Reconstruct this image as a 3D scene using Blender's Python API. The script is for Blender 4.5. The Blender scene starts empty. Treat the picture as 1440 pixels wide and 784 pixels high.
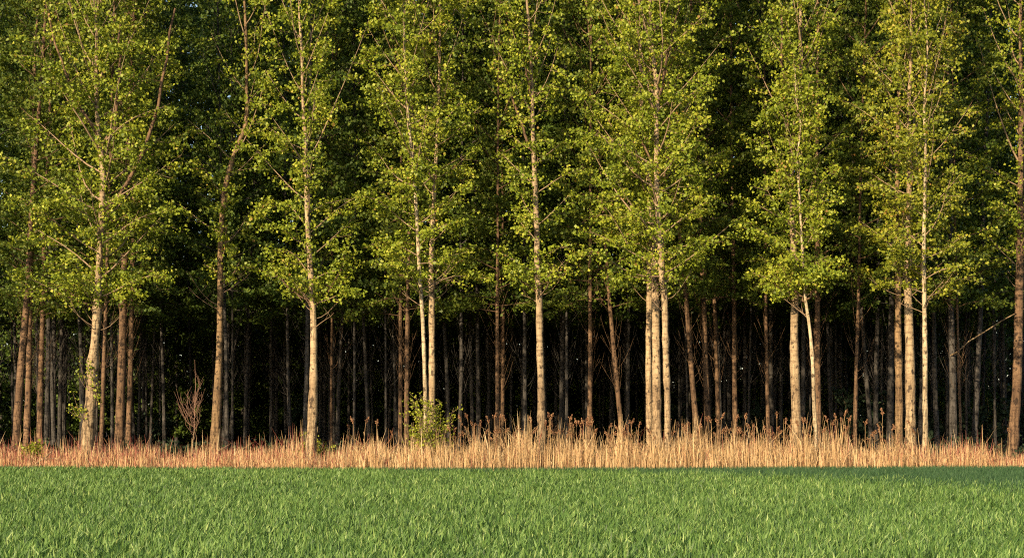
import bpy, math
import numpy as np
from mathutils import Vector

PI = math.pi
R = np.random.RandomState(11)
scene = bpy.context.scene
COL = scene.collection

# ------------------------------------------------------------------ camera
F = 2400.0            # focal length in photo pixels (1440 wide)
HY = 589.0            # horizon row in the photo
CAMZ = 2.0
cam_d = bpy.data.cameras.new('camera')
cam_d.sensor_width = 36.0
cam_d.lens = 36.0 * F / 1440.0
cam_d.shift_y = (HY - 392.0) / 1440.0
cam_d.clip_start = 0.5
cam_d.clip_end = 6000
cam = bpy.data.objects.new('camera', cam_d)
COL.objects.link(cam)
cam.location = (0, 0, CAMZ)
cam.rotation_euler = (PI / 2, 0, 0)
scene.camera = cam


def wp(px, py, d):
    return np.array([(px - 720.0) / F * d, d, CAMZ + (HY - py) / F * d])


# ------------------------------------------------------------------ light
SUN_EL, SUN_AZ = math.radians(22.0), math.radians(34.0)   # behind the camera, to the left
sdir = Vector((-math.sin(SUN_AZ) * math.cos(SUN_EL), -math.cos(SUN_AZ) * math.cos(SUN_EL), math.sin(SUN_EL)))
sl = bpy.data.lights.new('sun', 'SUN')
sl.energy = 4.6
sl.angle = math.radians(0.6)
sl.color = (1.0, 0.79, 0.50)
so = bpy.data.objects.new('sun', sl)
COL.objects.link(so)
so.rotation_euler = (-sdir).to_track_quat('-Z', 'Y').to_euler()
so.location = (-40, -60, 40)
w = bpy.data.worlds.new('World')
scene.world = w
w.use_nodes = True
nt = w.node_tree
bg = nt.nodes['Background']
sky = nt.nodes.new('ShaderNodeTexSky')
sky.sky_type = 'NISHITA'
sky.sun_disc = False
sky.sun_elevation = SUN_EL
sky.sun_rotation = PI + SUN_AZ
nt.links.new(sky.outputs[0], bg.inputs[0])
bg.inputs[1].default_value = 0.092
scene.view_settings.view_transform = 'Standard'
scene.view_settings.look = 'None'
scene.view_settings.gamma = 1.0
scene.view_settings.use_curve_mapping = False
scene.view_settings.exposure = 1.1
scene.render.engine = 'CYCLES'
scene.cycles.max_bounces = 5
scene.cycles.diffuse_bounces = 3
scene.cycles.glossy_bounces = 2
scene.cycles.transmission_bounces = 3
scene.cycles.use_denoising = False
scene.cycles.filter_width = 1.1
scene.cycles.sample_clamp_indirect = 3.0


# ------------------------------------------------------------------ materials
def newmat(name):
    m = bpy.data.materials.new(name)
    m.use_nodes = True
    t = m.node_tree
    p = t.nodes['Principled BSDF']
    return m, t, p


def ramp(t, stops, fac, interp='LINEAR'):
    r = t.nodes.new('ShaderNodeValToRGB')
    r.color_ramp.interpolation = interp
    e = r.color_ramp.elements
    while len(e) < len(stops):
        e.new(0.5)
    for el, (pos, c) in zip(e, stops):
        el.position = pos
        el.color = (*c, 1)
    t.links.new(fac, r.inputs[0])
    return r.outputs[0]


def attr(t, name):
    a = t.nodes.new('ShaderNodeAttribute')
    a.attribute_name = name
    return a.outputs['Fac']


def leafmat(name, stops, transl=0.35, rough=0.42, spec=0.5, tcol=1.35):
    m, t, p = newmat(name)
    c = ramp(t, stops, attr(t, 'rnd'))
    t.links.new(c, p.inputs['Base Color'])
    p.inputs['Roughness'].default_value = rough
    p.inputs['Specular IOR Level'].default_value = spec
    tr = t.nodes.new('ShaderNodeBsdfTranslucent')
    mx = t.nodes.new('ShaderNodeMix')
    mx.data_type = 'RGBA'
    mx.blend_type = 'MULTIPLY'
    mx.inputs['Factor'].default_value = 1
    t.links.new(c, mx.inputs['A'])
    mx.inputs['B'].default_value = (tcol * 1.1, tcol, tcol * .5, 1)
    t.links.new(mx.outputs['Result'], tr.inputs['Color'])
    sh = t.nodes.new('ShaderNodeMixShader')
    sh.inputs[0].default_value = transl
    t.links.new(p.outputs[0], sh.inputs[1])
    t.links.new(tr.outputs[0], sh.inputs[2])
    t.links.new(sh.outputs[0], t.nodes['Material Output'].inputs[0])
    return m


def barkmat(name, pale, mid, dark, scar=1.0, zs=1.0):
    m, t, p = newmat(name)
    tc = t.nodes.new('ShaderNodeTexCoord')

    def noise(scale, sx, sy, sz, detail=4, rough=.6, off=0.0):
        mp = t.nodes.new('ShaderNodeMapping')
        mp.inputs['Scale'].default_value = (sx, sy, sz)
        mp.inputs['Location'].default_value = (off, off * .7, off * 1.3)
        t.links.new(tc.outputs['Object'], mp.inputs[0])
        n = t.nodes.new('ShaderNodeTexNoise')
        n.inputs['Scale'].default_value = scale
        n.inputs['Detail'].default_value = detail
        n.inputs['Roughness'].default_value = rough
        t.links.new(mp.outputs[0], n.inputs['Vector'])
        return n.outputs[0]

    oi = t.nodes.new('ShaderNodeObjectInfo')
    big = noise(1.0, 1.2, 1.2, .5 * zs, 5)
    col = ramp(t, [(.30, mid), (.52, pale), (.75, tuple(c * 1.12 for c in pale))], big)
    # horizontal lenticel bands
    band = noise(1.0, 2.2, 2.2, 9.0 * zs, 3, .65, 3.1)
    bf = ramp(t, [(.42, (1, 1, 1)), (.50, (0, 0, 0))], band)
    # dark knots and branch scars
    kn = noise(1.0, 6.0, 6.0, 4.2, 3, .55, 9.3)
    kf = ramp(t, [(.385, (1, 1, 1)), (.42, (0, 0, 0))], kn)
    # vertical fissures
    fi = noise(1.0, 11, 11, 1.8, 4, .7, 5.0)
    ff = ramp(t, [(.38, (1, 1, 1)), (.52, (0, 0, 0))], fi)
    # fissures only on the lowest, oldest bark
    sp = t.nodes.new('ShaderNodeSeparateXYZ')
    t.links.new(tc.outputs['Object'], sp.inputs[0])
    lo = t.nodes.new('ShaderNodeMapRange')
    lo.inputs[1].default_value = 3.2
    lo.inputs[2].default_value = 0.0
    lo.inputs[3].default_value = .25
    lo.inputs[4].default_value = 1
    t.links.new(sp.outputs[2], lo.inputs[0])

    def mul(a, k):
        x = t.nodes.new('ShaderNodeMath')
        x.operation = 'MULTIPLY'
        t.links.new(a, x.inputs[0])
        if isinstance(k, float):
            x.inputs[1].default_value = k
        else:
            t.links.new(k, x.inputs[1])
        return x.outputs[0]

    def mix(f, a, b):
        x = t.nodes.new('ShaderNodeMix')
        x.data_type = 'RGBA'
        t.links.new(f, x.inputs['Factor'])
        t.links.new(a, x.inputs['A'])
        x.inputs['B'].default_value = (*b, 1)
        return x.outputs['Result']

    col = mix(mul(bf, .8), col, mid)
    col = mix(mul(mul(ff, lo.outputs[0]), .8), col, dark)
    col = mix(mul(kf, .85 * scar), col, dark)
    hv = t.nodes.new('ShaderNodeHueSaturation')
    mr = t.nodes.new('ShaderNodeMapRange')
    mr.inputs[3].default_value = .85
    mr.inputs[4].default_value = 1.12
    t.links.new(oi.outputs['Random'], mr.inputs[0])
    t.links.new(mr.outputs[0], hv.inputs['Value'])
    t.links.new(col, hv.inputs['Color'])
    t.links.new(hv.outputs[0], p.inputs['Base Color'])
    p.inputs['Roughness'].default_value = .85
    p.inputs['Specular IOR Level'].default_value = .2
    ad = t.nodes.new('ShaderNodeMath')
    ad.operation = 'SUBTRACT'
    t.links.new(big, ad.inputs[0])
    t.links.new(mul(ff, lo.outputs[0]), ad.inputs[1])
    bp = t.nodes.new('ShaderNodeBump')
    bp.inputs['Strength'].default_value = .9
    bp.inputs['Distance'].default_value = .06
    t.links.new(ad.outputs[0], bp.inputs['Height'])
    t.links.new(bp.outputs[0], p.inputs['Normal'])
    return m


M = {}
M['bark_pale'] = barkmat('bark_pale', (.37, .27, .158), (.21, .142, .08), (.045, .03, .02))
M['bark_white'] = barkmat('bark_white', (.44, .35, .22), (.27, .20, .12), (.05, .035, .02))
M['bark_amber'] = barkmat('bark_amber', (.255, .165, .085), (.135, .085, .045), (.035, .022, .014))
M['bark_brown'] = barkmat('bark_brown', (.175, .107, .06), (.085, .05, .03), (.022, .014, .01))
M['bark_shaded'] = barkmat('bark_shaded', (.075, .067, .06), (.04, .036, .032), (.015, .012, .01))  # bark colour darkened to carry the shade inside the wood
M['twig'] = newmat('twig')[0]
M['twig'].node_tree.nodes['Principled BSDF'].inputs['Base Color'].default_value = (.2, .13, .075, 1)
M['limb'] = newmat('limb')[0]
M['limb'].node_tree.nodes['Principled BSDF'].inputs['Base Color'].default_value = (.22, .148, .085, 1)
M['limb'].node_tree.nodes['Principled BSDF'].inputs['Roughness'].default_value = .8
M['twig'].node_tree.nodes['Principled BSDF'].inputs['Roughness'].default_value = .8
M['twig_red'] = newmat('twig_red')[0]
M['twig_red'].node_tree.nodes['Principled BSDF'].inputs['Base Color'].default_value = (.23, .125, .08, 1)
M['twig_red'].node_tree.nodes['Principled BSDF'].inputs['Roughness'].default_value = .8
M['leaf'] = leafmat('poplar_leaf', [(0, (.09, .13, .012)), (.4, (.18, .225, .018)), (.75, (.29, .31, .03)), (.94, (.38, .37, .05)), (1, (.25, .15, .04))], .22, .5, .22)
M['leaf_warm'] = leafmat('poplar_leaf_warm', [(0, (.085, .115, .012)), (.4, (.175, .20, .016)), (.74, (.28, .28, .028)), (.91, (.35, .30, .04)), (1, (.27, .14, .035))], .22, .5, .22)
M['leaf_half_shaded'] = leafmat('poplar_leaf_half_shaded', [(0, (.055, .09, .014)), (.5, (.10, .14, .018)), (1, (.19, .21, .028))], .28, .5, .22)  # poplar leaf with colour dimmed for the half-shaded second row crowns
M['leaf_shaded'] = leafmat('poplar_leaf_shaded', [(0, (.048, .088, .018)), (.6, (.088, .138, .023)), (1, (.15, .185, .03))], .3, .5, .22)  # same leaf, shade of the rear crowns put into its colour
M['shrub'] = leafmat('shrub_leaf', [(0, (.10, .14, .012)), (.6, (.25, .285, .025)), (1, (.38, .37, .05))], .35, .5, .25)
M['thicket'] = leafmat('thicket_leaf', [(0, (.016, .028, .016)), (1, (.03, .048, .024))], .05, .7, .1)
M['wheat'] = leafmat('wheat_blade', [(0, (.028, .066, .014)), (.4, (.08, .158, .034)), (.75, (.165, .265, .064)), (1, (.29, .37, .12))], .25, .5, .3)
M['shade_band'] = leafmat('shade_band_blade', [(0, (.024, .06, .024)), (.6, (.042, .10, .038)), (1, (.085, .15, .05))], .25, .6, .3)  # blades coloured dark to paint a shaded band on the field
M['straw'] = leafmat('dry_straw', [(0, (.31, .19, .09)), (.35, (.45, .295, .14)), (.7, (.58, .405, .21)), (1, (.67, .51, .30))], .22, .6, .3, 1.0)
M['redgrass'] = leafmat('red_grass', [(0, (.22, .055, .045)), (.35, (.30, .10, .065)), (.7, (.45, .25, .12)), (1, (.55, .37, .19))], .22, .6, .3, 1.0)
M['plume'] = leafmat('reed_plume', [(0, (.16, .07, .04)), (.5, (.28, .14, .075)), (1, (.42, .26, .14))], .3, .7, .2, 1.0)


def groundmat(name, c1, c2, c3, scale):
    m, t, p = newmat(name)
    tc = t.nodes.new('ShaderNodeTexCoord')
    n = t.nodes.new('ShaderNodeTexNoise')
    n.inputs['Scale'].default_value = scale
    n.inputs['Detail'].default_value = 8
    n.inputs['Roughness'].default_value = .7
    t.links.new(tc.outputs['Object'], n.inputs['Vector'])
    t.links.new(ramp(t, [(.3, c1), (.5, c2), (.7, c3)], n.outputs[0]), p.inputs['Base Color'])
    p.inputs['Roughness'].default_value = .95
    p.inputs['Specular IOR Level'].default_value = .1
    bp = t.nodes.new('ShaderNodeBump')
    bp.inputs['Distance'].default_value = .05
    t.links.new(n.outputs[0], bp.inputs['Height'])
    t.links.new(bp.outputs[0], p.inputs['Normal'])
    return m


M['soil'] = groundmat('field_soil', (.02, .03, .012), (.035, .05, .018), (.05, .075, .025), 1.7)
M['litter'] = groundmat('leaf_litter', (.02, .014, .009), (.05, .034, .02), (.09, .06, .035), 3.0)


# ------------------------------------------------------------------ mesh helpers
def mesh_obj(name, V, Q, mat, parent=None, smooth=False, rnd=None, matidx=None):
    V = np.asarray(V, np.float32)
    Q = np.asarray(Q, np.int32)
    me = bpy.data.meshes.new(name)
    me.vertices.add(len(V))
    me.vertices.foreach_set('co', V.ravel())
    n = len(Q)
    k = Q.shape[1]
    me.loops.add(n * k)
    me.loops.foreach_set('vertex_index', Q.ravel())
    me.polygons.add(n)
    me.polygons.foreach_set('loop_start', np.arange(0, n * k, k, dtype=np.int32))
    me.polygons.foreach_set('loop_total', np.full(n, k, np.int32))
    if smooth:
        me.polygons.foreach_set('use_smooth', np.ones(n, bool))
    mats = mat if isinstance(mat, (list, tuple)) else [mat]
    for m in mats:
        me.materials.append(m)
    if matidx is not None:
        me.polygons.foreach_set('material_index', np.asarray(matidx, np.int32))
    if rnd is not None:
        a = me.attributes.new('rnd', 'FLOAT', 'FACE')
        a.data.foreach_set('value', np.asarray(rnd, np.float32))
    me.update(calc_edges=True)
    o = bpy.data.objects.new(name, me)
    COL.objects.link(o)
    if parent is not None:
        o.parent = parent
    return o


def tag(o, label=None, cat=None, group=None, kind=None):
    if label:
        o['label'] = label
    if cat:
        o['category'] = cat
    if group:
        o['group'] = group
    if kind:
        o['kind'] = kind
    return o


def empty(name, loc):
    o = bpy.data.objects.new(name, None)
    o.empty_display_size = .3
    COL.objects.link(o)
    o.location = loc
    return o


class TB:
    """collects tapered tubes"""
    def __init__(s):
        s.V, s.Q, s.n = [], [], 0

    def tube(s, P, r, k=5, lump=0.0, rs=None):
        P = np.asarray(P, float)
        r = np.asarray(r, float)
        n = len(P)
        T = np.gradient(P, axis=0)
        T /= np.linalg.norm(T, axis=1)[:, None] + 1e-9
        ref = np.array([1., 0, 0]) if abs(T[:, 0]).mean() < .7 else np.array([0, 1., 0])
        A = np.cross(T, ref)
        A /= np.linalg.norm(A, axis=1)[:, None] + 1e-9
        B = np.cross(T, A)
        th = np.arange(k) * 2 * PI / k
        rr = np.repeat(r[:, None], k, 1)
        if lump and rs is not None:
            ph = rs.rand(6) * 6.28
            for q in range(6):
                m = 1 + q % 3
                rr = rr * (1 + lump * np.cos(m * th[None, :] + ph[q] + P[:, 2:3] * (1.1 + 1.3 * q)) / (1 + .4 * q))
        ring = P[:, None, :] + rr[:, :, None] * (np.cos(th)[None, :, None] * A[:, None, :] + np.sin(th)[None, :, None] * B[:, None, :])
        s.V.append(ring.reshape(-1, 3))
        i = np.arange(n - 1)[:, None] * k
        j = np.arange(k)[None, :]
        jn = (j + 1) % k
        q = np.stack([i + j, i + jn, i + k + jn, i + k + j], -1).reshape(-1, 4) + s.n
        s.Q.append(q)
        s.n += n * k

    def build(s, name, mat, parent=None, smooth=True):
        if not s.V:
            return None
        return mesh_obj(name, np.concatenate(s.V), np.concatenate(s.Q), mat, parent, smooth)


def leaves(C, size, rs, droop=.3, flat=0.0):
    """kite shaped folded leaves at points C; returns verts, quads"""
    n = len(C)
    a = rs.normal(size=(n, 3))
    a[:, 2] -= droop
    a /= np.linalg.norm(a, axis=1)[:, None]
    b = rs.normal(size=(n, 3))
    b[:, 2] *= (1 - flat)
    b -= a * (a * b).sum(1)[:, None]
    b /= np.linalg.norm(b, axis=1)[:, None] + 1e-9
    nn = np.cross(a, b)
    s = size * rs.uniform(.65, 1.2, n)[:, None]
    V = np.empty((n, 4, 3))
    V[:, 0] = C - a * s * .5
    V[:, 1] = C - a * s * .12 + b * s * .46 + nn * s * .10
    V[:, 2] = C + a * s * .55
    V[:, 3] = C - a * s * .12 - b * s * .46 + nn * s * .10
    return V.reshape(-1, 3), np.arange(n * 4).reshape(n, 4)


def smooth_path(P, r, n):
    """resample points (N,3) with radii, by height"""
    P = np.asarray(P, float)
    r = np.asarray(r, float)
    z = P[:, 2]
    zz = np.linspace(z[0], z[-1], n)

    def cub(y):
        m = np.gradient(y, z)
        i = np.clip(np.searchsorted(z, zz) - 1, 0, len(z) - 2)
        h = z[i + 1] - z[i]
        u = (zz - z[i]) / h
        return ((2 * u**3 - 3 * u**2 + 1) * y[i] + (u**3 - 2 * u**2 + u) * h * m[i] + (-2 * u**3 + 3 * u**2) * y[i + 1] + (u**3 - u**2) * h * m[i + 1])
    return np.stack([cub(P[:, 0]), cub(P[:, 1]), zz], 1), np.maximum(np.interp(zz, z, r), .012)


def limb_path(p0, phi, reach, rise, rs, n=7, sag=0.0):
    t = np.linspace(0, 1, n)
    d = np.array([math.cos(phi), math.sin(phi), 0])
    s = np.array([-d[1], d[0], 0])
    wob = rs.normal(0, .05 * reach, 3)
    P = p0[None] + d[None] * (reach * t ** .92)[:, None]
    P = P + s[None] * (wob[0] * np.sin(t * 3) + wob[1] * np.sin(t * 5.5))[:, None]
    P[:, 2] += rise * (.55 * t + .45 * t ** 1.8) - sag * t ** 3 + wob[2] * np.sin(t * 4.2)
    return P


def grow(axis, rad, hb, top, RAD, nl, rs, twigs=8, lpt=50, profile=None, el=(18, 58), sag=.35, spread=.13, low=0.0):
    """limbs and leaf points round a trunk axis; returns list of limb tube-bunches and leaf centres"""
    limbs, LC = [], []
    ga = rs.rand() * 6.28
    z0, z1 = hb, top - .4
    for i in range(nl):
        f = (i + rs.rand() * .8) / nl
        h = z0 + (z1 - z0) * f ** 1.12
        p0 = np.array([np.interp(h, axis[:, 2], axis[:, 0]), np.interp(h, axis[:, 2], axis[:, 1]), h])
        rt = float(np.interp(h, axis[:, 2], rad))
        ga += 2.399 + rs.normal(0, .35)
        prof = profile(f) if profile else (1.0 if f < .35 else 1.0 - .82 * ((f - .35) / .65) ** 1.1)
        reach = RAD * prof * rs.uniform(.58, 1.03)
        e = math.radians(el[0] + (el[1] - el[0]) * min(1, f * 1.7) + rs.normal(0, 7))
        rise = reach * math.tan(e)
        P = limb_path(p0, ga, reach, rise, rs, 7, sag * reach * (1 - f) * .9)
        L = math.hypot(reach, rise)
        r0 = min(rt * .45, .008 + .0068 * L)
        tb = TB()
        tb.tube(P, np.linspace(r0, .006, 7), 5)
        nt_ = max(3, int(twigs * (.55 + .45 * reach / RAD)))
        for k in range(nt_):
            t = .22 + .78 * (k + rs.rand()) / nt_
            q = np.array([np.interp(t, np.linspace(0, 1, 7), P[:, c]) for c in range(3)])
            an = ga + rs.choice([-1, 1]) * rs.uniform(.25, 1.25)
            tl = rs.uniform(.45, 1.0) * (1.0 - .35 * t) * (.55 + .25 * RAD)
            te = rs.uniform(-.3, .5)
            dv = np.array([math.cos(an) * math.cos(te), math.sin(an) * math.cos(te), math.sin(te)])
            e_ = q + dv * tl + np.array([0, 0, -.08 * tl])
            mid = (q + e_) / 2 + rs.normal(0, .04, 3)
            tb.tube(np.array([q, mid, e_]), [.008, .006, .003], 3)
            m = int(lpt * rs.uniform(.25, 1.45))
            tt = rs.uniform(.12, 1.05, m) ** .75
            c = q[None] + (e_ - q)[None] * tt[:, None] + rs.normal(0, spread, (m, 3)) * np.array([1, 1, .6])
            LC.append(c)
        limbs.append(tb)
    m = int(nl * lpt * .7)
    hh = rs.uniform(hb + .2, top, m)
    cl = rs.rand(m) * 6.28
    hh = np.round(hh / .55) * .55 + rs.normal(0, .14, m)
    rr_ = .12 + np.abs(rs.normal(0, .28, m))
    LC.append(np.stack([np.interp(hh, axis[:, 2], axis[:, 0]) + rr_ * np.cos(cl), np.interp(hh, axis[:, 2], axis[:, 1]) + rr_ * np.sin(cl), hh], 1))
    return limbs, np.concatenate(LC)


# ------------------------------------------------------------------ ground
def sheet(name, xs, ys, zf, mat):
    X, Y = np.meshgrid(xs, ys)
    Z = zf(X, Y)
    V = np.stack([X, Y, Z], -1).reshape(-1, 3)
    nx, ny = len(xs), len(ys)
    i = np.arange(ny - 1)[:, None] * nx
    j = np.arange(nx - 1)[None]
    Q = np.stack([i + j, i + j + 1, i + nx + j + 1, i + nx + j], -1).reshape(-1, 4)
    return mesh_obj(name, V, Q, mat, None, True)


EDGE = 59.4
BANK = .12


def edge_y(x):
    return EDGE + .25 * np.sin(x * .21 + .6) + .12 * np.sin(x * .9) + .004 * x * x * .0


def field_z(x, y):
    u = np.clip((y - 34) / (EDGE - 34), 0, 1)
    return (.12 + .09 * (1 - np.exp(-(x / 14) ** 2))) * u * u * (3 - 2 * u)


def bank(y):
    u = np.clip((y - EDGE) / 1.6, 0, 1)
    return BANK * u * u * (3 - 2 * u)


def wood_z(X, Y):
    return field_z(X, Y) + bank(Y) + np.where(Y > EDGE + .5, .05 * np.sin(X * .9 + Y * .5) * np.sin(Y * .7), 0)


xs = np.concatenate([[-3000, -800, -200, -80], np.arange(-50, 50.1, 1.0), [80, 200, 800, 3000]])
tag(sheet('field', xs, np.concatenate([[-600, -100, -20], np.arange(0, EDGE, 1.98), [EDGE]]), field_z, M['soil']), kind='structure')
tag(sheet('woodland_floor', xs, np.concatenate([np.arange(EDGE, 80, .5), np.arange(80, 140, 2.0), [200, 600, 3000]]), wood_z, M['litter']), kind='structure')


# ------------------------------------------------------------------ blades (crop, grasses)
def blades(name, X, Y, Z, H, W, lean, mat, rs, rnd, leandir=None, curve=.6, face=None, rnd2=None):
    n = len(X)
    ang = rs.rand(n) * 2 * PI if leandir is None else leandir
    fa = rs.rand(n) * PI if face is None else face
    d = np.stack([np.cos(ang), np.sin(ang), np.zeros(n)], 1) * (lean * H)[:, None]
    s = np.stack([np.cos(fa), np.sin(fa), np.zeros(n)], 1)
    base = np.stack([X, Y, Z], 1)
    mid = base + d * .32 + np.array([0, 0, 1])[None] * (H * .58)[:, None]
    tip = base + d * 1.0 + np.array([0, 0, 1])[None] * (H * (1 - .25 * curve * lean))[:, None]
    W = W[:, None]
    V = np.empty((n, 6, 3))
    V[:, 0] = base - s * W * .4
    V[:, 1] = base + s * W * .4
    V[:, 2] = mid - s * W * .5
    V[:, 3] = mid + s * W * .5
    V[:, 4] = tip - s * W * .08
    V[:, 5] = tip + s * W * .08
    b = np.arange(n)[:, None] * 6
    Q = np.concatenate([b + np.array([[0, 1, 3, 2]]), b + np.array([[2, 3, 5, 4]])], 1).reshape(-1, 4)
    o = mesh_obj(name, V.reshape(-1, 3), Q, mat, None, False, np.stack([rnd, rnd if rnd2 is None else rnd2], 1).ravel())
    return o


def clumpy(x, y, s):
    return .5 + .25 * np.sin(x * 1.7 * s + 1.3 * np.sin(y * 1.1 * s)) + .25 * np.sin(y * 2.3 * s + 1.7 * np.sin(x * 1.9 * s + .5))


rs = np.random.RandomState(3)


def shade_band_near(x):
    """near edge of the shade band painted as dark grass: widens towards the right"""
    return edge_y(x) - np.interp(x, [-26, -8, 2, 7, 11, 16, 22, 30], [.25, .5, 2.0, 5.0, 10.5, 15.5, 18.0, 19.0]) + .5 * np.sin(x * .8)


BX, BY = [], []
for y0, y1, dens in ((15, 22, 150), (22, 28, 300), (28, 36, 260), (36, 46, 200), (46, 60.2, 165)):
    hw = .3 * y1 * 1.08 + 3
    n = int(dens * 2 * hw * (y1 - y0))
    BX.append(rs.uniform(-hw, hw, n))
    BY.append(rs.uniform(y0, y1, n))
X = np.concatenate(BX)
Y = np.concatenate(BY)
# sown in drill rows, with uneven stand
Xr = np.round(X / .14) * .14 + rs.normal(0, .03, len(X))
X = np.where(rs.rand(len(X)) < .35, Xr, X)
vz = Y > shade_band_near(X) + rs.normal(0, 2.6, len(X)) * np.interp(shade_band_near(X) - edge_y(X), [-8, -1], [1, .25])
jit = rs.normal(0, .16, len(X))
keep = (Y < edge_y(X) + jit) & ~vz
keep &= rs.rand(len(X)) < .45 + .75 * clumpy(X * 2.3 + 1, Y * 1.9, 1.9)
Xw, Yw = X[keep], Y[keep]
n = len(Xw)
cl = clumpy(Xw, Yw, 1.4) * .6 + clumpy(Xw + 7, Yw * .6, .37) * .4
H = rs.uniform(.15, .28, n) * (.72 + .5 * cl)
Wd = rs.uniform(.017, .030, n) * np.interp(Yw, [20, 40, 60], [1, 1.1, 1.2])
o = blades('wheat', Xw, Yw, field_z(Xw, Yw), H, Wd, np.abs(rs.normal(.34, .25, n)), M['wheat'], rs,
           np.clip(rs.normal(.42, .26, n) + .22 * (cl - .5), 0, 1), leandir=rs.normal(.25, 1.8, n))
tag(o, 'young green wheat crop filling the foreground field', 'wheat crop', kind='stuff')
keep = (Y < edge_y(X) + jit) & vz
# finer, denser, darker grass stands in for a band of shade on the field
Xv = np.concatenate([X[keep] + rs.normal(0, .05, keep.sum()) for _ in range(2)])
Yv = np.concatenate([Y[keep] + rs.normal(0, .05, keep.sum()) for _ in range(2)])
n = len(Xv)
o = blades('shade_band_grass', Xv, Yv, field_z(Xv, Yv), rs.uniform(.16, .28, n), rs.uniform(.008, .013, n) * 1.2, np.abs(rs.normal(.3, .2, n)),
           M['shade_band'], rs, np.clip(rs.normal(.45, .22, n), 0, 1))
tag(o, 'band of shade on the field, built as fine dark grass between the wheat and the dry reeds', 'grass', kind='stuff')

# dry reeds and grasses along the wood edge -----------------------------------------------
rs = np.random.RandomState(5)


def pxx(x, d=61.0):
    return x / d * F + 720


def reed_h(x):
    p = pxx(x)
    h = np.interp(p, [0, 200, 215, 228, 240, 300, 430, 470, 520, 640, 760, 900, 1000, 1150, 1200, 1300, 1390, 1412, 1425, 1440, 1500],
                  [1.15, 1.25, 1.1, .4, 1.0, 1.2, 1.3, 1.3, 1.4, 1.55, 1.65, 1.6, 1.6, 1.65, 1.4, 1.15, 1.3, .9, .45, .7, 1.0])
    return h * (.8 + .66 * clumpy(x, x * .3, 1.9))


def redness(x):
    p = pxx(x)
    return np.interp(p, [0, 420, 560, 800, 1180, 1320, 1440], [.85, .6, .2, .12, .15, .5, .65])


N = 36000
x = rs.uniform(-24, 24, N)
y = edge_y(x) + rs.rand(N) ** 1.25 * 4.6 + .02
th = clumpy(x * 1.3, y * 1.4, 1.6)
k = rs.rand(N) < .45 + .55 * th
x, y = x[k], y[k]
n = len(x)
H = reed_h(x) * np.where(rs.rand(n) < .9, rs.uniform(.22, .6, n), rs.uniform(.5, .95, n))
red = rs.rand(n) < redness(x)
z = wood_z(x, y)
a = ~red
o = blades('dry_reeds', x[a], y[a], z[a], H[a], rs.uniform(.012, .022, a.sum()), np.where(rs.rand(a.sum()) < .13, rs.uniform(.3, .9, a.sum()), np.abs(rs.normal(.07, .1, a.sum()))), M['straw'], rs,
           np.clip(rs.normal(.5, .25, a.sum()), 0, 1), face=rs.normal(.2, .5, a.sum()))
tag(o, 'dense straw coloured dry reeds along the edge of the wood', 'reeds', kind='stuff')
a = red
o = blades('red_grass', x[a], y[a], z[a], H[a] * .95, rs.uniform(.010, .02, a.sum()), np.where(rs.rand(a.sum()) < .2, rs.uniform(.3, .9, a.sum()), np.abs(rs.normal(.12, .12, a.sum()))), M['redgrass'], rs,
           np.clip(rs.normal(.8, .2, a.sum()), 0, 1), face=rs.normal(.2, .6, a.sum()), rnd2=np.clip(rs.normal(.22, .25, a.sum()), 0, 1))
tag(o, 'reddish dry grass mixed among the straw coloured stems at the wood edge', 'grass', kind='stuff')

# ------------------------------------------------------------------ trees of the first rows
CREAM = []


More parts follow.
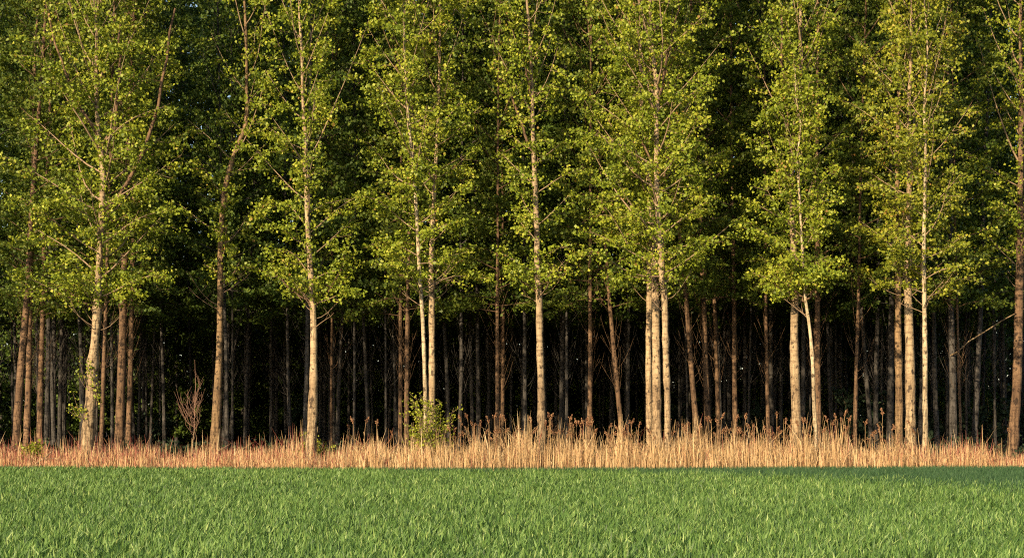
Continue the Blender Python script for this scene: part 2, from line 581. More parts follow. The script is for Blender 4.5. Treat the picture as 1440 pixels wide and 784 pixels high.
def front_tree(label, pts, d, crown=None, bark='bark_pale', leaf='leaf', seed=1, limbs=(), name='poplar_tree', group=None, dead=6, bulges=()):
    """pts: traced (x, y, width) photo points from base to top at distance d; crown: hb, top, RAD, nl, twigs, lpt"""
    rs = np.random.RandomState(seed)
    P = np.array([wp(a, b, d) for a, b, c in pts])
    r = np.array([c / 2 / F * d for a, b, c in pts])
    gz = float(wood_z(np.array(P[0, 0]), np.array(d)))
    base = np.array([P[0, 0] - (P[1, 0] - P[0, 0]) * .2, d, gz - .12])
    if P[0, 2] < gz + .15:
        P[0, 2] = gz + .15
    root = empty(name, tuple(base))
    H = crown['top'] if crown else P[-1, 2]
    L = [(base, r[0] * 1.12)] + [(p, q) for p, q in zip(P, r)]
    if H > P[-1, 2] + .6:
        dx = (P[-1, 0] - P[-3, 0]) / (P[-1, 2] - P[-3, 2])
        n_ = 3
        for i in range(1, n_ + 1):
            u = i / n_
            zz = P[-1, 2] + (H - P[-1, 2]) * u
            L.append((np.array([P[-1, 0] + dx * .4 * (zz - P[-1, 2]) + rs.normal(0, .08), d, zz]), max(.02, r[-1] * (1 - .8 * u))))
    pp = np.array([a for a, b in L]) - base
    rr = np.array([b for a, b in L])
    # slight sway in depth as well
    pp[1:, 1] += np.cumsum(rs.normal(0, .05, len(pp) - 1))
    nseg = 70
    ax, ar = smooth_path(pp, rr, nseg)
    ar = ar * (1 + .035 * np.sin(ax[:, 2] * 5.1 + seed) + .025 * np.sin(ax[:, 2] * 11 + 2 * seed))
    for kz, ka, kw in bulges:
        ar = ar * (1 + ka * np.exp(-((ax[:, 2] - kz) / kw) ** 2))
    for _ in range(5):   # knots where branches were shed
        kz = rs.uniform(.8, 5.5)
        ar = ar * (1 + rs.uniform(.08, .2) * np.exp(-((ax[:, 2] - kz) / .1) ** 2))
    ar = ar * .9 * (1 + .18 * np.exp(-ax[:, 2] / .3))
    tb = TB()
    tb.tube(ax, ar, 14, .035, rs)
    tb.build('trunk', M[bark], root)
    if crown:
        lb, LC = grow(ax, ar, crown['hb'] - base[2], H - base[2], crown['RAD'], crown['nl'], rs, crown.get('twigs', 8), crown.get('lpt', 50),
                      crown.get('prof'), crown.get('el', (32, 66)))
        for lt in lb:
            lt.build('limb', M['limb'], root)
        extra = []
        for pl in limbs:     # traced major limbs, with side twigs and leaves
            Q = np.array([wp(a, b, d) for a, b, c in pl]) - base
            Q[:, 1] += np.linspace(0, rs.uniform(-.8, .3), len(Q))
            qr = np.array([c / 2 / F * d for a, b, c in pl])
            s0 = np.array([np.interp(Q[0, 2], ax[:, 2], ax[:, c]) for c in range(3)])
            Q[0] = s0
            t = np.linspace(0, 1, len(Q))
            tt = np.linspace(0, 1, 12)
            Q2 = np.stack([np.interp(tt, t, Q[:, c]) for c in range(3)], 1)
            Q2[1:-1] += rs.normal(0, .03, (10, 3))
            l2 = TB()
            l2.tube(Q2, np.interp(tt, t, qr), 7)
            for kk in range(10):
                t0 = rs.uniform(.3, 1)
                q = np.array([np.interp(t0, tt, Q2[:, c]) for c in range(3)])
                an = rs.rand() * 6.28
                te = rs.uniform(.1, 1.0)
                e_ = q + rs.uniform(.5, 1.3) * np.array([math.cos(an) * math.cos(te), math.sin(an) * math.cos(te), math.sin(te)])
                l2.tube(np.array([q, (q + e_) / 2 + rs.normal(0, .04, 3), e_]), [.012, .008, .004], 4)
                m = int(crown.get('lpt', 50) * 1.2)
                extra.append(q[None] + (e_ - q)[None] * rs.uniform(.2, 1.05, m)[:, None] + rs.normal(0, .15, (m, 3)))
            l2.build('limb', M['bark_brown'], root)
        # bare and half-bare low branches below the crown
        for kk in range(dead):
            h = crown['hb'] - base[2] - rs.uniform(-.3, .9)
            p0 = np.array([np.interp(h, ax[:, 2], ax[:, c]) for c in range(3)])
            P_ = limb_path(p0, rs.rand() * 6.28, rs.uniform(.5, 1.5), rs.uniform(.4, 1.3), rs, 5)
            l2 = TB()
            l2.tube(P_, np.linspace(.018, .005, 5), 5)
            for q in (2, 3):
                an = rs.rand() * 6.28
                l2.tube(np.array([P_[q], P_[q] + np.array([math.cos(an) * .3, math.sin(an) * .3, .35])]), [.007, .003], 3)
            l2.build('limb', M['twig'], root)
        C = np.concatenate([LC] + extra)
        sz = crown.get('size', .112)
        V, Q = leaves(C, sz, rs, .7)
        # colour varies by clump and by leaf
        rn = np.clip(.42 + .17 * np.sin(C[:, 0] * 2.3 + seed) * np.sin(C[:, 2] * 1.9) + rs.normal(0, .22, len(C)), 0, 1)
        mesh_obj('crown', V, Q, M[leaf], root, False, rn)
    tag(root, label, 'tree', group)
    return root, ax, ar, base


G1 = 'poplars along the front edge of the wood'
cone = None
t1, ax1, ar1, b1 = front_tree('large pale poplar with a bulging knobbly trunk and leafy sprouts near its foot',
    [(122, 640, 21), (125, 600, 19), (128, 572, 17), (130, 552, 16), (131, 530, 18), (131, 511, 16), (134, 484, 12.5), (137, 434, 13), (139, 400, 10.5),
     (143, 330, 10), (145, 285, 10), (145, 230, 9), (140, 190, 7), (137, 100, 6), (138, 50, 5), (136, 0, 4)], 61.0,
    dict(hb=6.0, top=24, RAD=3.5, nl=60, twigs=11, lpt=54), seed=1, group=G1, bulges=((1.55, .3, .16), (2.75, .22, .3), (3.85, .3, .13), (5.9, .25, .25)),
    limbs=[[(146, 302, 6), (168, 275, 6), (196, 224, 5.5), (219, 158, 5), (232, 90, 4), (245, 10, 3)],
           [(142, 205, 5), (160, 185, 5), (168, 140, 5), (172, 100, 4), (175, 40, 3)],
           [(140, 195, 4), (118, 155, 4), (98, 115, 3.5), (80, 60, 3), (70, 10, 2)],
           [(138, 440, 4.5), (150, 428, 4), (172, 408, 3.5), (195, 390, 3)],
           [(136, 440, 4), (118, 425, 3), (100, 412, 2.5), (84, 402, 2)]])
front_tree('poplar whose upper trunk curves off to the right, just right of the bare sapling',
    [(302, 632, 18), (304, 600, 16), (307, 540, 12), (309, 480, 10), (310, 420, 9), (312, 330, 8.5), (317, 270, 8), (331, 215, 7), (345, 178, 6.5), (347, 120, 5), (346, 40, 4.5), (344, 0, 3.5)], 64.0,
    dict(hb=6.9, top=23, RAD=1.8, nl=28, twigs=7, lpt=38), seed=2, group=G1, bark='bark_amber')
front_tree('straight pale poplar standing alone between the bare sapling and the bushy pair',
    [(437, 640, 19), (439, 603, 16), (441, 552, 12.5), (442, 501, 11), (441.5, 451, 10), (440, 420, 9.5), (436, 360, 8), (433, 300, 7), (431, 200, 5.5), (427, 150, 4.5), (424, 60, 4), (421, 20, 3)], 61.2,
    dict(hb=6.0, top=23, RAD=2.2, nl=46, twigs=8, lpt=52), seed=3, group=G1,
    limbs=[[(441, 432, 4), (425, 420, 3), (408, 405, 2.5), (385, 380, 2)], [(442, 434, 4), (455, 420, 3), (470, 400, 2.5), (485, 375, 2)]])
front_tree('slim pale leaning poplar growing out of the green shrub, left one of the bushy pair',
    [(599, 635, 8), (598, 555, 6.5), (596.6, 501, 6.3), (595, 457, 6.3), (592.5, 417, 6), (590, 380, 5.8), (586, 300, 5.5), (580, 220, 5), (574, 165, 4.5), (570, 90, 4)], 61.5,
    dict(hb=6.4, top=24, RAD=2.4, nl=50, twigs=9, lpt=54), seed=4, group=G1, bark='bark_white')
front_tree('thicker upright poplar growing out of the green shrub, right one of the bushy pair',
    [(607, 635, 12), (607.5, 555, 10), (607.5, 501, 9.5), (607.4, 457, 10), (607, 410, 9), (606, 370, 8.5), (608, 330, 8), (612, 250, 6), (615, 190, 5)], 62.6,
    dict(hb=6.8, top=22, RAD=2.1, nl=32, twigs=8, lpt=44), seed=5, group=G1)
front_tree('single smooth pale poplar standing clear in the reeds left of the trunk cluster',
    [(763, 640, 14), (762, 620, 13), (761, 552, 11.5), (759, 484, 11), (758, 417, 11), (756, 380, 9.5), (755, 330, 9), (752, 250, 8), (750, 200, 7), (749, 150, 5.5), (747, 100, 5), (744, 40, 4.5), (741, 0, 4)], 61.0,
    dict(hb=7.0, top=23, RAD=1.8, nl=36, twigs=7, lpt=40), seed=6, group=G1,
    limbs=[[(751, 225, 4), (740, 190, 4), (728, 160, 3.5), (715, 120, 3), (702, 110, 2)], [(749, 140, 4), (741, 110, 3.5), (735, 85, 3), (725, 60, 2)],
           [(758, 412, 3.5), (745, 402, 3), (728, 392, 2)], [(759, 412, 3.5), (768, 398, 3), (782, 380, 2)]])
front_tree('back left trunk of the tight cluster of three pale poplars',
    [(914, 640, 11), (913, 600, 10), (912, 520, 9.5), (913, 420, 9), (914, 330, 8), (911, 250, 6)], 63.6,
    dict(hb=7.0, top=22, RAD=2.0, nl=30, twigs=8, lpt=44), seed=7, group=G1)
front_tree('scarred middle trunk of the tight cluster of three pale poplars',
    [(924, 640, 17), (923, 610, 15), (923, 550, 13.5), (923, 500, 13), (922, 420, 12), (919, 340, 9), (914, 260, 7), (905, 180, 5)], 62.4,
    dict(hb=6.8, top=22, RAD=2.8, nl=42, twigs=9, lpt=50), seed=8, group=G1)
front_tree('front right smooth trunk of the tight cluster of three pale poplars',
    [(939.5, 645, 11), (939, 620, 10.5), (938, 552, 10), (935.6, 484, 9.5), (933.6, 417, 9.5), (930, 385, 10), (927, 340, 10), (924, 280, 8.5), (923, 200, 7.5), (924, 140, 7), (917, 60, 6), (914, 0, 5)], 60.8,
    dict(hb=6.5, top=25, RAD=3.1, nl=60, twigs=10, lpt=54), seed=9, group=G1,
    limbs=[[(924, 150, 4), (938, 80, 3.5), (950, 30, 3), (955, 0, 2)], [(924, 245, 3), (905, 205, 2.8), (893, 170, 2.5)], [(923, 260, 3), (945, 225, 2.5), (965, 205, 2)]])
front_tree('stout pale poplar behind the thin whitish leaning stem in the reeds',
    [(1121, 640, 17), (1120, 589, 15), (1118, 535, 14), (1117, 468, 12.5), (1118, 417, 11), (1117, 370, 10), (1115, 330, 9), (1113, 250, 7.5), (1115, 200, 6.5), (1122, 140, 5.5), (1126, 60, 5), (1127, 0, 4)], 62.0,
    dict(hb=6.6, top=24, RAD=2.3, nl=46, twigs=9, lpt=48), seed=10, group=G1,
    limbs=[[(1114, 215, 4), (1103, 150, 4), (1098, 90, 3.5), (1096, 20, 3)], [(1117, 425, 4), (1102, 412, 3), (1085, 398, 2.5)]])
front_tree('thin whitish poplar stem leaning left in front of a stout pale poplar',
    [(1147, 640, 6.5), (1146, 603, 6), (1144, 572, 6), (1141, 501, 5.3), (1136.5, 454, 5), (1131.7, 420, 4.6), (1128, 370, 4.2), (1125, 320, 3.6), (1122, 270, 3.2), (1120, 220, 2.5)], 61.1,
    dict(hb=6.3, top=14.5, RAD=1.6, nl=26, twigs=8, lpt=48), seed=11, group=G1, bark='bark_white',
    limbs=[[(1132, 424, 2.8), (1120, 412, 2.5), (1108, 404, 2)], [(1132, 424, 2.8), (1143, 408, 2.5), (1154, 398, 2)]])
front_tree('dimmer back left trunk of the loose trio of poplars',
    [(1264, 635, 13), (1264, 610, 12), (1263, 540, 11), (1262, 470, 10.5), (1262, 410, 9.5), (1260, 330, 8), (1262, 200, 6)], 65.5,
    dict(hb=7.2, top=22, RAD=2.0, nl=32, twigs=8, lpt=44), bark='bark_amber', leaf='leaf_warm', seed=12, group=G1)
front_tree('thickest trunk, in the middle of the loose trio of poplars',
    [(1282, 640, 18), (1282, 616, 17), (1281, 552, 15), (1280, 451, 13.5), (1279, 417, 12), (1280, 340, 10), (1281, 250, 8), (1280, 150, 6), (1283, 60, 5), (1283, 0, 4)], 62.0,
    dict(hb=6.7, top=24, RAD=2.4, nl=48, twigs=9, lpt=48), leaf='leaf_warm', seed=13, group=G1)
front_tree('slim smooth whitish front stem on the right of the loose trio of poplars',
    [(1299, 640, 9.5), (1299, 630, 9), (1300, 552, 7.5), (1299.4, 501, 7.2), (1298.7, 451, 7), (1297.7, 407, 6.5), (1298, 340, 5.8), (1299, 290, 5.3), (1300, 220, 4.5), (1298, 150, 3.5)], 60.9,
    dict(hb=6.2, top=19, RAD=1.9, nl=34, twigs=8, lpt=46), leaf='leaf_warm', seed=14, group=G1, bark='bark_white')
front_tree('reddish brown poplar at the right end of the row with nothing right of it',
    [(1424, 640, 18), (1426, 600, 16), (1428, 560, 15), (1430, 480, 13.5), (1431, 420, 13), (1432, 360, 11.5), (1432, 300, 9.5), (1433, 150, 7)], 66.0,
    dict(hb=7.7, top=24, RAD=2.4, nl=44, twigs=9, lpt=48), bark='bark_brown', seed=15, group=G1)
# poplars of the same row just outside the frame
for i, xx in enumerate((-150, -320, 1600, 1765)):
    front_tree('pale poplar of the row just outside the picture', [(xx, 640, 18), (xx + 3, 540, 14), (xx + 5, 430, 12), (xx + 4, 300, 9), (xx + 2, 120, 6), (xx, 0, 4)], 61.5 + i % 2,
               dict(hb=6.4, top=23, RAD=2.5, nl=40, twigs=8, lpt=46), seed=30 + i, group='poplars outside the frame')

# leafy sprouts on the knobbly trunk ------------------------------------------------------
rs = np.random.RandomState(77)


def sprouts(root, base, spots, d, mat, n=14):
    for (sx, sy, dx, dy, ln) in spots:
        p0 = wp(sx, sy, d) - base
        p1 = wp(sx + dx, sy + dy, d) - base + np.array([0, -.25, 0])
        p0 = p0 + np.array([0, -.05, 0])
        tb = TB()
        P = np.array([p0, p0 * .5 + p1 * .5 + np.array([.0, -.1, -.05]), p1])
        tb.tube(P, [.012, .008, .003], 4)
        st = tb.build('shoot', M['twig'], root)
        u = rs.uniform(.15, 1.05, n)
        C = p0[None] + (p1 - p0)[None] * u[:, None] + rs.normal(0, .07, (n, 3))
        V, Q = leaves(C, .09, rs)
        mesh_obj('foliage', V, Q, M[mat], st, False, rs.rand(n))


sprouts(t1, b1, [(118, 590, -18, -22, 1), (119, 592, -14, -40, 1), (118, 588, -20, -12, 1), (121, 545, -10, -25, 1), (122, 540, -8, -38, 1), (136, 570, 6, -20, 1),
                 (136, 560, 5, -25, 1), (125, 600, -8, -30, 1), (128, 520, -3, -12, 1), (130, 550, 2, -25, 1), (131, 535, -2, -22, 1)], 60.8, 'leaf', 22)


# ------------------------------------------------------------------ rear poplars: prototypes, then copies
def rear_proto(seed, top=28, hb=6.3, RAD=2.2, nl=48, twigs=8, lpt=36, size=.15, bark='bark_shaded', leaf='leaf_shaded', dead=20):
    rs = np.random.RandomState(seed)
    root = empty('poplar_tree', (0, 0, 0))
    z = np.linspace(0, top, 9)
    P = np.stack([np.cumsum(rs.normal(0, .05, 9)), np.cumsum(rs.normal(0, .05, 9)), z], 1)
    P[:, :2] -= P[0, :2]
    r = np.interp(z, [0, 1, 6, 12, top], [.15, .135, .105, .07, .02])
    ax, ar = smooth_path(P, r, 44)
    ar = ar * (1 + .05 * np.sin(ax[:, 2] * 4 + seed)) * (1 + .4 * np.exp(-ax[:, 2] / .3))
    tb = TB()
    tb.tube(ax, ar, 9, .04, rs)
    lb, LC = grow(ax, ar, hb, top, RAD, nl, rs, twigs, lpt, None, (18, 58))
    tw = TB()
    for l in lb:
        for V, Q in zip(l.V, l.Q):
            tw.V.append(V)
            tw.Q.append(Q - Q.min() + tw.n)
            tw.n += len(V)
    for kk in range(dead):
        h = rs.uniform(2.6, hb + .8)
        p0 = np.array([np.interp(h, ax[:, 2], ax[:, c]) for c in range(3)])
        P_ = limb_path(p0, rs.rand() * 6.28, rs.uniform(.25, 1.0), rs.uniform(.8, 2.0), rs, 5)
        tw.tube(P_, np.linspace(.008, .003, 5), 4)
        an = rs.rand() * 6.28
        tw.tube(np.array([P_[2], P_[2] + np.array([math.cos(an) * .3, math.sin(an) * .3, .5])]), [.006, .003], 3)
    tr = tb.build('trunk', M[bark], root)
    V, Q = leaves(LC, size, rs)
    cr = mesh_obj('crown', V, Q, M[leaf], root, False, np.clip(rs.normal(.5, .25, len(LC)), 0, 1))
    lm = tw.build('branches', M[bark], root)
    lm['kind'] = 'stuff'
    return root, [tr, cr, lm], ax


PROTO = {'brown': [rear_proto(100 + i, bark='bark_brown', hb=6.4, leaf='leaf_half_shaded', size=.13, lpt=42) for i in range(3)],
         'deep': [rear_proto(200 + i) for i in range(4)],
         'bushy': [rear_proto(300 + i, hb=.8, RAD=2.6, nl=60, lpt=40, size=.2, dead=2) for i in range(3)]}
USED = set()


def rear_tree(kind, i, x, y, lean, rad, rz, label, group, zs=1.0):
    src, parts, ax = PROTO[kind][i % len(PROTO[kind])]
    loc = (x, y, float(wood_z(np.array(x), np.array(y))) - .08)
    if (kind, i % len(PROTO[kind])) not in USED:
        USED.add((kind, i % len(PROTO[kind])))
        r, ch = src, parts
    else:
        r = src.copy()
        COL.objects.link(r)
        ch = []
        for c in parts:
            d = c.copy()
            COL.objects.link(d)
            d.parent = r
            ch.append(d)
    r.location = loc
    r.rotation_euler = (0, lean, 0)
    r.scale = (1, 1, zs)
    k = rad / .15
    for c in ch:
        c.rotation_euler = (0, 0, rz)
    ch[0].scale = (k, k, 1)
    tag(r, label, 'tree', group)
    return r


G2 = 'brown poplar trunks in the rows just behind the edge'
rs = np.random.RandomState(21)
# x at foot, x at crown base (photo), width px, distance, kind, label
SECOND = [
    (22, 33, 15, 65.5, 'brown', 'thick reddish brown trunk furthest left of all the trunks'),
    (37, 43, 12, 68, 'brown', 'brown trunk touching the right side of the leftmost thick trunk'),
    (56, 60, 11, 71, 'brown', 'dusky trunk standing behind the low green plant at the left'),
    (65, 69, 9, 74, 'deep', 'narrow dusky trunk just right of the one behind the low green plant'),
    (75, 78, 8, 78, 'deep', 'dim trunk midway between the low green plant and the knobbly poplar'),
    (84, 87, 8, 82, 'deep', 'darkest trunk close on the left of the knobbly poplar'),
    (142, 147, 8, 63.5, 'brown', 'slender sunlit brown stem close on the right of the knobbly poplar'),
    (168, 176, 16, 65, 'brown', 'thick orange brown leaning trunk between the knobbly poplar and the bare sapling'),
    (180, 184, 10, 69, 'brown', 'shadowed trunk hiding behind the thick orange brown leaning one'),
    (345, 351, 7, 80, 'deep', 'short looking dim forked trunk right of the curving poplar'),
    (402, 399, 6, 92, 'deep', 'faint grey trunk in the dark gap left of the lone straight poplar'),
    (428, 433, 9, 70, 'deep', 'dark trunk peeping out on the left side of the lone straight poplar'),
    (466, 466, 5, 74, 'brown', 'thin brown stem right of the lone straight poplar'),
    (563, 565, 8, 72, 'brown', 'narrower brown trunk on the left behind the green shrub'),
    (572, 575, 9, 68, 'brown', 'wider brown trunk touching the left side of the green shrub'),
    (688, 686, 6, 84, 'deep', 'dim thin trunk left of the doubled brown trunks'),
    (699, 701, 8, 70, 'brown', 'left one of two brown trunks that look joined'),
    (706, 706, 7, 74, 'brown', 'right one of two brown trunks that look joined'),
    (791, 790, 8, 78, 'deep', 'dim trunk next right of the single smooth poplar'),
    (829, 831, 9, 69, 'brown', 'upright brown trunk halfway from the single smooth poplar to the tight cluster'),
    (877, 862, 9, 69, 'brown', 'brown trunk leaning left just before the tight cluster'),
    (983, 966, 10, 68, 'brown', 'trunk leaning strongly left, first right of the tight cluster'),
    (996, 988, 11, 69, 'brown', 'broad brown trunk, second right of the tight cluster'),
    (1011, 1003, 8, 71, 'brown', 'bent brown trunk, third right of the tight cluster'),
    (1035, 1032, 9, 70, 'brown', 'upright brown trunk, fourth right of the tight cluster'),
    (1026, 1026, 8, 84, 'deep', 'dark trunk pressed behind the fourth one right of the tight cluster'),
    (1081, 1079, 7, 69, 'brown', 'thin brown trunk left of the stout pale poplar'),
    (1098, 1098, 6, 84, 'deep', 'faint greyish trunk next to the left of the stout pale poplar'),
    (1151, 1150, 12, 67, 'brown', 'broad brown trunk right of the thin whitish leaning stem'),
    (1171, 1163, 7, 76, 'deep', 'dim leaning trunk in the gap right of the broad brown one'),
    (1202, 1206, 7, 66, 'brown', 'thin tall brown stem rising in the wide dark gap before the loose trio'),
    (1226, 1212, 8, 74, 'deep', 'dim trunk leaning left, right of the thin tall brown stem'),
    (1251, 1249, 12, 72, 'deep', 'dark broad trunk on the left behind the loose trio'),
    (1318, 1314, 9, 72, 'deep', 'dim trunk, first on the right of the loose trio'),
    (1341, 1339, 13, 68, 'deep', 'broad dusky trunk with a long pale side branch, right of the loose trio'),
    (1352, 1347, 5, 66.5, 'brown', 'thin crooked stem against the right side of the broad dusky trunk'),
    (1369, 1374, 11, 70, 'deep', 'dusky trunk leaning right, near the end of the row'),
    (1397, 1400, 4, 76, 'deep', 'hair thin stem just before the right end of the row'),
]
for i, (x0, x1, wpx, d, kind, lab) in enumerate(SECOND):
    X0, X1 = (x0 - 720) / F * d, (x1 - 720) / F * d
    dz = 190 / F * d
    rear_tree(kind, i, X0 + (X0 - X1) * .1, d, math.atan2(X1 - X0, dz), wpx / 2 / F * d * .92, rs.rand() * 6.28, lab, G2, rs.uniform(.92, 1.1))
# deeper ranks in the dark
G3 = 'slender poplar trunks deep in the dark wood'
cnt = 0
for row, y in enumerate(np.arange(73.5, 117, 3.3)):
    sp = 2.9 if y < 84 else 3.15
    for x in np.arange(-31 + (row % 2) * 1.5, 31.1, sp):
        xx, yy = x + rs.normal(0, .55), y + rs.normal(0, .6)
        if yy < 98 and 232 < pxx(xx, yy) < 300:
            continue
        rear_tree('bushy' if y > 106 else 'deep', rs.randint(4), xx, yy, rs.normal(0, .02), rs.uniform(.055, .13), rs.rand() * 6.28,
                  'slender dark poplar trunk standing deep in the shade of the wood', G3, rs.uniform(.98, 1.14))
        cnt += 1
print('deep trees', cnt)

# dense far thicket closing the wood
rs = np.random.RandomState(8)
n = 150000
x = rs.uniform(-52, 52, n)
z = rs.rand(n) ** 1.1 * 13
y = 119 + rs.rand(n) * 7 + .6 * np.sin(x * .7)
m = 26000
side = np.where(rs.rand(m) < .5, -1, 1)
x = np.concatenate([x, side * rs.uniform(35, 39, m)])  # side walls added to keep sunlight from entering under the canopy
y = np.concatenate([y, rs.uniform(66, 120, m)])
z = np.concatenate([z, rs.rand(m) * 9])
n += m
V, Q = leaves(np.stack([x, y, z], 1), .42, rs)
tag(mesh_obj('thicket', V, Q, M['thicket'], None, False, rs.rand(n)), 'dark far thicket closing off the back of the wood, with side walls added to block light', 'thicket', kind='stuff')


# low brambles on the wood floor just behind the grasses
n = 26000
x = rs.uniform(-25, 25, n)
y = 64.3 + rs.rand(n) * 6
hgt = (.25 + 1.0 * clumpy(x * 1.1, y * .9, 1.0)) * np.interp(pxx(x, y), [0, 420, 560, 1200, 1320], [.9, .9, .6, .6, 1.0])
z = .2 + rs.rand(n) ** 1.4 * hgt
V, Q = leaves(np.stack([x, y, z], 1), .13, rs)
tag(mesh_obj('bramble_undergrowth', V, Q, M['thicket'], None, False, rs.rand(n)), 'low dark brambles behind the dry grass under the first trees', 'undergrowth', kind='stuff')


# ------------------------------------------------------------------ shrubs, sapling and small plants
def shrub(label, x, y, rad, h, nst, lps, mat, seed, name='green_shrub', group=None, size=.09, stemmat='twig', up=.8, cat='shrub'):
    rs = np.random.RandomState(seed)
    z0 = float(wood_z(np.array(x), np.array(y)))
    root = empty(name, (x, y, z0))
    LC = []
    for s in range(nst):
        an = rs.rand() * 6.28
        re = rad * math.sqrt(rs.rand())
        hh = h * rs.uniform(.6, 1.0) * (1 - .25 * re / rad)
        b = np.array([math.cos(an) * re * .25, math.sin(an) * re * .25, 0])
        e = np.array([math.cos(an) * re, math.sin(an) * re, hh])
        t = np.linspace(0, 1, 6)
        P = b[None] + (e - b)[None] * t[:, None]
        P[:, :2] += (rs.normal(0, .06, (6, 2)) * t[:, None])
        tb = TB()
        tb.tube(P, np.linspace(.014, .004, 6), 5)
        for k in range(7):
            t0 = rs.uniform(.3, 1)
            q = b + (e - b) * t0
            a2 = rs.rand() * 6.28
            e2 = q + np.array([math.cos(a2), math.sin(a2), rs.uniform(.1, .9)]) * rs.uniform(.2, .42) * (.6 + .4 * rad)
            tb.tube(np.array([q, e2]), [.006, .003], 3)
            if lps:
                m = lps
                LC.append(q[None] + (e2 - q)[None] * rs.uniform(.1, 1.1, m)[:, None] + rs.normal(0, .07, (m, 3)))
        tb.build('stem', M[stemmat], root)
    if LC:
        C = np.concatenate(LC)
        V, Q = leaves(C, size, rs, .0)
        mesh_obj('foliage', V, Q, M[mat], root, False, np.clip(rs.normal(.5, .28, len(C)), 0, 1))
    tag(root, label, cat, group)
    return root


p = wp(603, 640, 60.9)
shrub('bright green feathery shrub round the foot of the two close pale trunks', p[0], 61.0, 1.0, 3.1, 24, 11, 'shrub', 41, size=.08)
p = wp(40, 640, 61)
shrub('low leafy green plant in the reddish grass at the far left', p[0], 61.3, .42, 1.0, 6, 14, 'shrub', 42, name='leafy_plant', size=.11, cat='plant')
p = wp(425, 640, 62)
shrub('small green sprig on the left at the foot of the lone straight poplar', p[0], 61.8, .28, 1.35, 4, 9, 'shrub', 43, name='leafy_plant', cat='plant')
p = wp(460, 640, 62)
shrub('small green sprig on the right at the foot of the lone straight poplar', p[0], 61.9, .32, 1.15, 4, 9, 'shrub', 44, name='leafy_plant', cat='plant')

# bare sapling
rs = np.random.RandomState(52)
p = wp(270, 632, 61.5)
gz = float(wood_z(np.array(p[0]), np.array(61.5)))
root = empty('bare_sapling', (p[0], 61.5, gz))
tb = TB()
tb.tube([[0, 0, -.05], [.02, 0, .5], [.03, 0, 1.0], [.08, 0, 1.3]], [.028, .024, .021, .018], 7)
tb.build('trunk', M['bark_pale'], root)
for k in range(20):
    an = rs.rand() * 6.28
    z0 = 1.0 + 1.7 * rs.rand() ** 1.3
    hh = rs.uniform(.6, 1.35) * (1.25 - .2 * z0)
    re = hh * rs.uniform(.3, .72)
    b = np.array([np.interp(z0, [0, 1.3, 2.2, 3], [.0, .08, .1, .13]), 0, z0])
    t = np.linspace(0, 1, 7)
    d_ = np.array([math.cos(an), math.sin(an), 0])
    P = b[None] + d_[None] * (re * t ** .6)[:, None] + np.array([0, 0, 1])[None] * (hh * t ** 1.15)[:, None] + rs.normal(0, .03, (7, 3)) * t[:, None]
    tb = TB()
    tb.tube(P, np.linspace(.0075, .0025, 7), 5)
    for q in range(5):
        t0 = rs.randint(2, 6)
        a2 = rs.rand() * 6.28
        e2 = P[t0] + np.array([math.cos(a2) * .17, math.sin(a2) * .17, rs.uniform(.12, .4)])
        tb.tube(np.array([P[t0], e2]), [.004, .002], 3)
    tb.build('branch', M['twig_red'], root)
# central leader
tb = TB()
tb.tube([[.08, 0, 1.3], [.1, 0, 2.2], [.13, 0, 3.0], [.1, 0, 3.9]], [.018, .013, .009, .004], 5)
tb.build('branch', M['twig_red'], root)
tag(root, 'leafless reddish sapling with upswept twigs in the grass', 'sapling')

# long pale side branch of the broad dusky trunk is a fallen bough leaning there
rs = np.random.RandomState(61)
A = wp(1348, 492, 67.6)
pts = np.array([wp(1347, 494, 67.4), wp(1362, 480, 67.3), wp(1385, 466, 67.2), wp(1410, 450, 67.2), wp(1440, 434, 67.2), wp(1462, 428, 67.2)])
for o in COL.objects:
    if o.get('label', '').startswith('broad dusky trunk with'):
        host = o
bpy.context.view_layer.update()
inv = host.matrix_world.inverted()
tb = TB()
loc = np.array([inv @ Vector(q) for q in pts])
loc = np.concatenate([[[loc[0][0] - .12, .0, loc[0][2] - .12]], loc])
tb.tube(loc, [.035, .033, .03, .027, .024, .02, .012], 6)
tb.build('limb', M['bark_pale'], host)

# fallen branch in the grass at far left, and a leaning dead cane on the right
tb = TB()
q = np.array([wp(50, 652, 59.7), wp(60, 645, 59.7), wp(70, 637, 59.8), wp(74, 632, 59.9)])
b = q[0].copy()
tb.tube(q - b, [.03, .027, .02, .01], 6)
tb.tube(np.array([q[1], wp(78, 644, 59.6), wp(92, 650, 59.6)]) - b, [.022, .016, .008], 5)
o = tb.build('fallen_branch', M['bark_pale'])
o.location = tuple(b)
tag(o, 'pale fallen branch lying in the reddish grass at far left', 'branch')

# undergrowth shrubs further in, dim green
rs = np.random.RandomState(15)
G4 = 'dim undergrowth bushes between the trunks'
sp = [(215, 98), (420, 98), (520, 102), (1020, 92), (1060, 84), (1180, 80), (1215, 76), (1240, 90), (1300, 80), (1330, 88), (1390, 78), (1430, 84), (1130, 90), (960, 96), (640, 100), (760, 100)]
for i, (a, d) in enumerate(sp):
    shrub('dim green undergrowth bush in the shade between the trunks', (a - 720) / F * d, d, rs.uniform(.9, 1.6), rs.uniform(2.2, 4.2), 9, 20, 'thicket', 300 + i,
          name='undergrowth_bush', group=G4, size=.2)


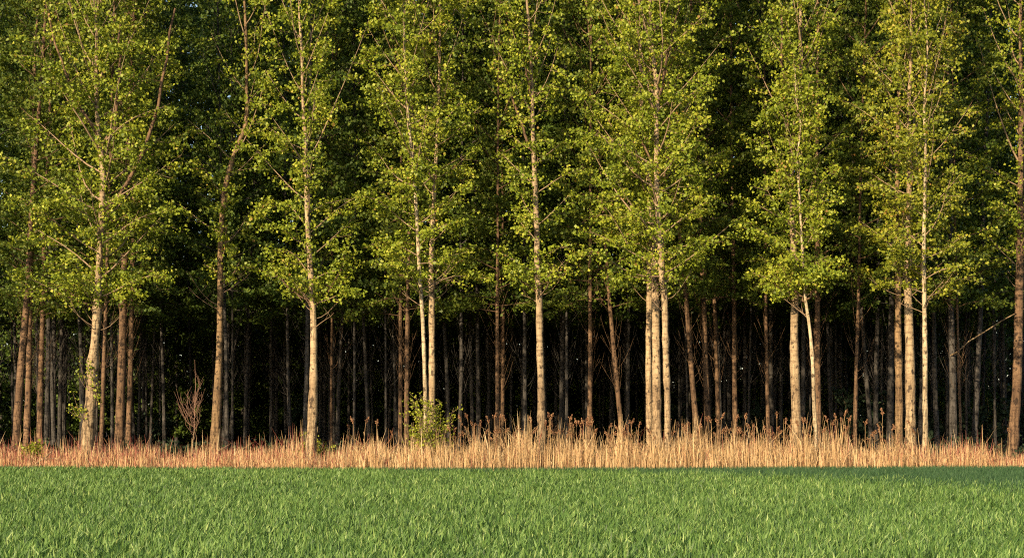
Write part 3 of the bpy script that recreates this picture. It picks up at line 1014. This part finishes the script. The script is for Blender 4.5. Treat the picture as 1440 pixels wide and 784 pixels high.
# ------------------------------------------------------------------ plumed reeds, each a thing
def reed_proto(seed):
    rs = np.random.RandomState(seed)
    root = empty('reed', (0, 0, 0))
    L = 1.0
    t = np.linspace(0, 1, 6)
    P = np.stack([.05 * t ** 2 + rs.normal(0, .004, 6), rs.normal(0, .004, 6), t * L], 1)
    P[0] = 0
    tb = TB()
    tb.tube(P, np.linspace(.0075, .005, 6), 5)
    st = tb.build('stem', M['straw'], root)
    n = 3
    for k in range(n):   # long dry leaves
        h = rs.uniform(.25, .75)
        an = rs.rand() * 6.28
        dv = np.array([math.cos(an), math.sin(an), 0])
        b = np.array([.05 * h * h, 0, h])
        ln = rs.uniform(.16, .26)
        s = np.array([-dv[1], dv[0], 0]) * .008
        m_ = b + dv * ln * .5 + np.array([0, 0, ln * .45])
        e = b + dv * ln + np.array([0, 0, ln * .3])
        V = np.array([b - s * .5, b + s * .5, m_ - s, m_ + s, e - s * .15, e + s * .15])
        mesh_obj('leaf', V, np.array([[0, 1, 3, 2], [2, 3, 5, 4]]), M['straw'], root, False, [.6, .7])
    # feathery plume drooping to one side
    m = 60
    u = rs.rand(m)
    top = P[-1]
    C = top[None] + np.stack([.06 * u ** 1.6 + .01 * np.sin(u * 2.5), 0 * u, -.04 + .15 * u - .03 * u ** 3], 1) + rs.normal(0, 1, (m, 3)) * (.006 + .011 * np.sin(np.clip(u, 0, 1) * PI))[:, None] * np.array([1, 1, .8])
    V, Q = leaves(C, .03, rs, .2)
    mesh_obj('plume', V, Q, M['plume'], root, False, rs.rand(m))
    return root


RP = [reed_proto(i) for i in range(6)]
rs = np.random.RandomState(9)
KIDS = [list(r.children) for r in RP]
done = set()
GR = 'tall plumed reeds along the wood edge'


def put_reed(x, y, h, lean, rz, label, group=GR):
    i = rs.randint(6)
    if i not in done:
        done.add(i)
        r = RP[i]
    else:
        r = RP[i].copy()
        COL.objects.link(r)
        for c in KIDS[i]:
            d = c.copy()
            COL.objects.link(d)
            d.parent = r
    r.location = (x, y, float(wood_z(np.array(x), np.array(y))) - .03)
    r.scale = (1.5 if h > 1.2 else 1.2, 1.5 if h > 1.2 else 1.2, h)
    r.rotation_euler = (lean * math.sin(rz), lean * math.cos(rz), rz)
    tag(r, label, 'reed', group)


SPECIAL = [(510, 579, 'tall reed with a pale fluffy plume standing clear left of the green shrub'),
           (498, 580, 'tall bare looking reed beside the pale fluffy plumed one'),
           (1241, 571, 'lone tallest reed with a dark plume in front of the loose trio'),
           (528, 582, 'tall reed between the fluffy plumed one and the green shrub')]
for a, b, lab in SPECIAL:
    q = wp(a, b, 60.8)
    h = q[2] - .3
    put_reed(q[0], 60.8, h / 1.12, .02, rs.rand() * 6.28, lab, 'tall reeds standing clear of the rest')
pw = [(480, 560, 8, 602), (635, 720, 42, 588), (720, 905, 82, 587), (905, 960, 18, 588), (960, 1180, 104, 587), (1180, 1290, 30, 592), (1400, 1440, 2, 610)]
for a, b, c, top in pw:
    for k in range(c):
        x_ = rs.uniform(a, b)
        d = rs.uniform(59.9, 63.6)
        q = wp(x_, top + 1 + rs.uniform(-15, 14) + 44 * rs.rand() ** 2.2, d)
        h = q[2] - .25
        put_reed(q[0], d, h / 1.12, rs.normal(.03, .05), rs.rand() * 6.28, 'dry reed with a feathery brown plume rising above the reed bed')
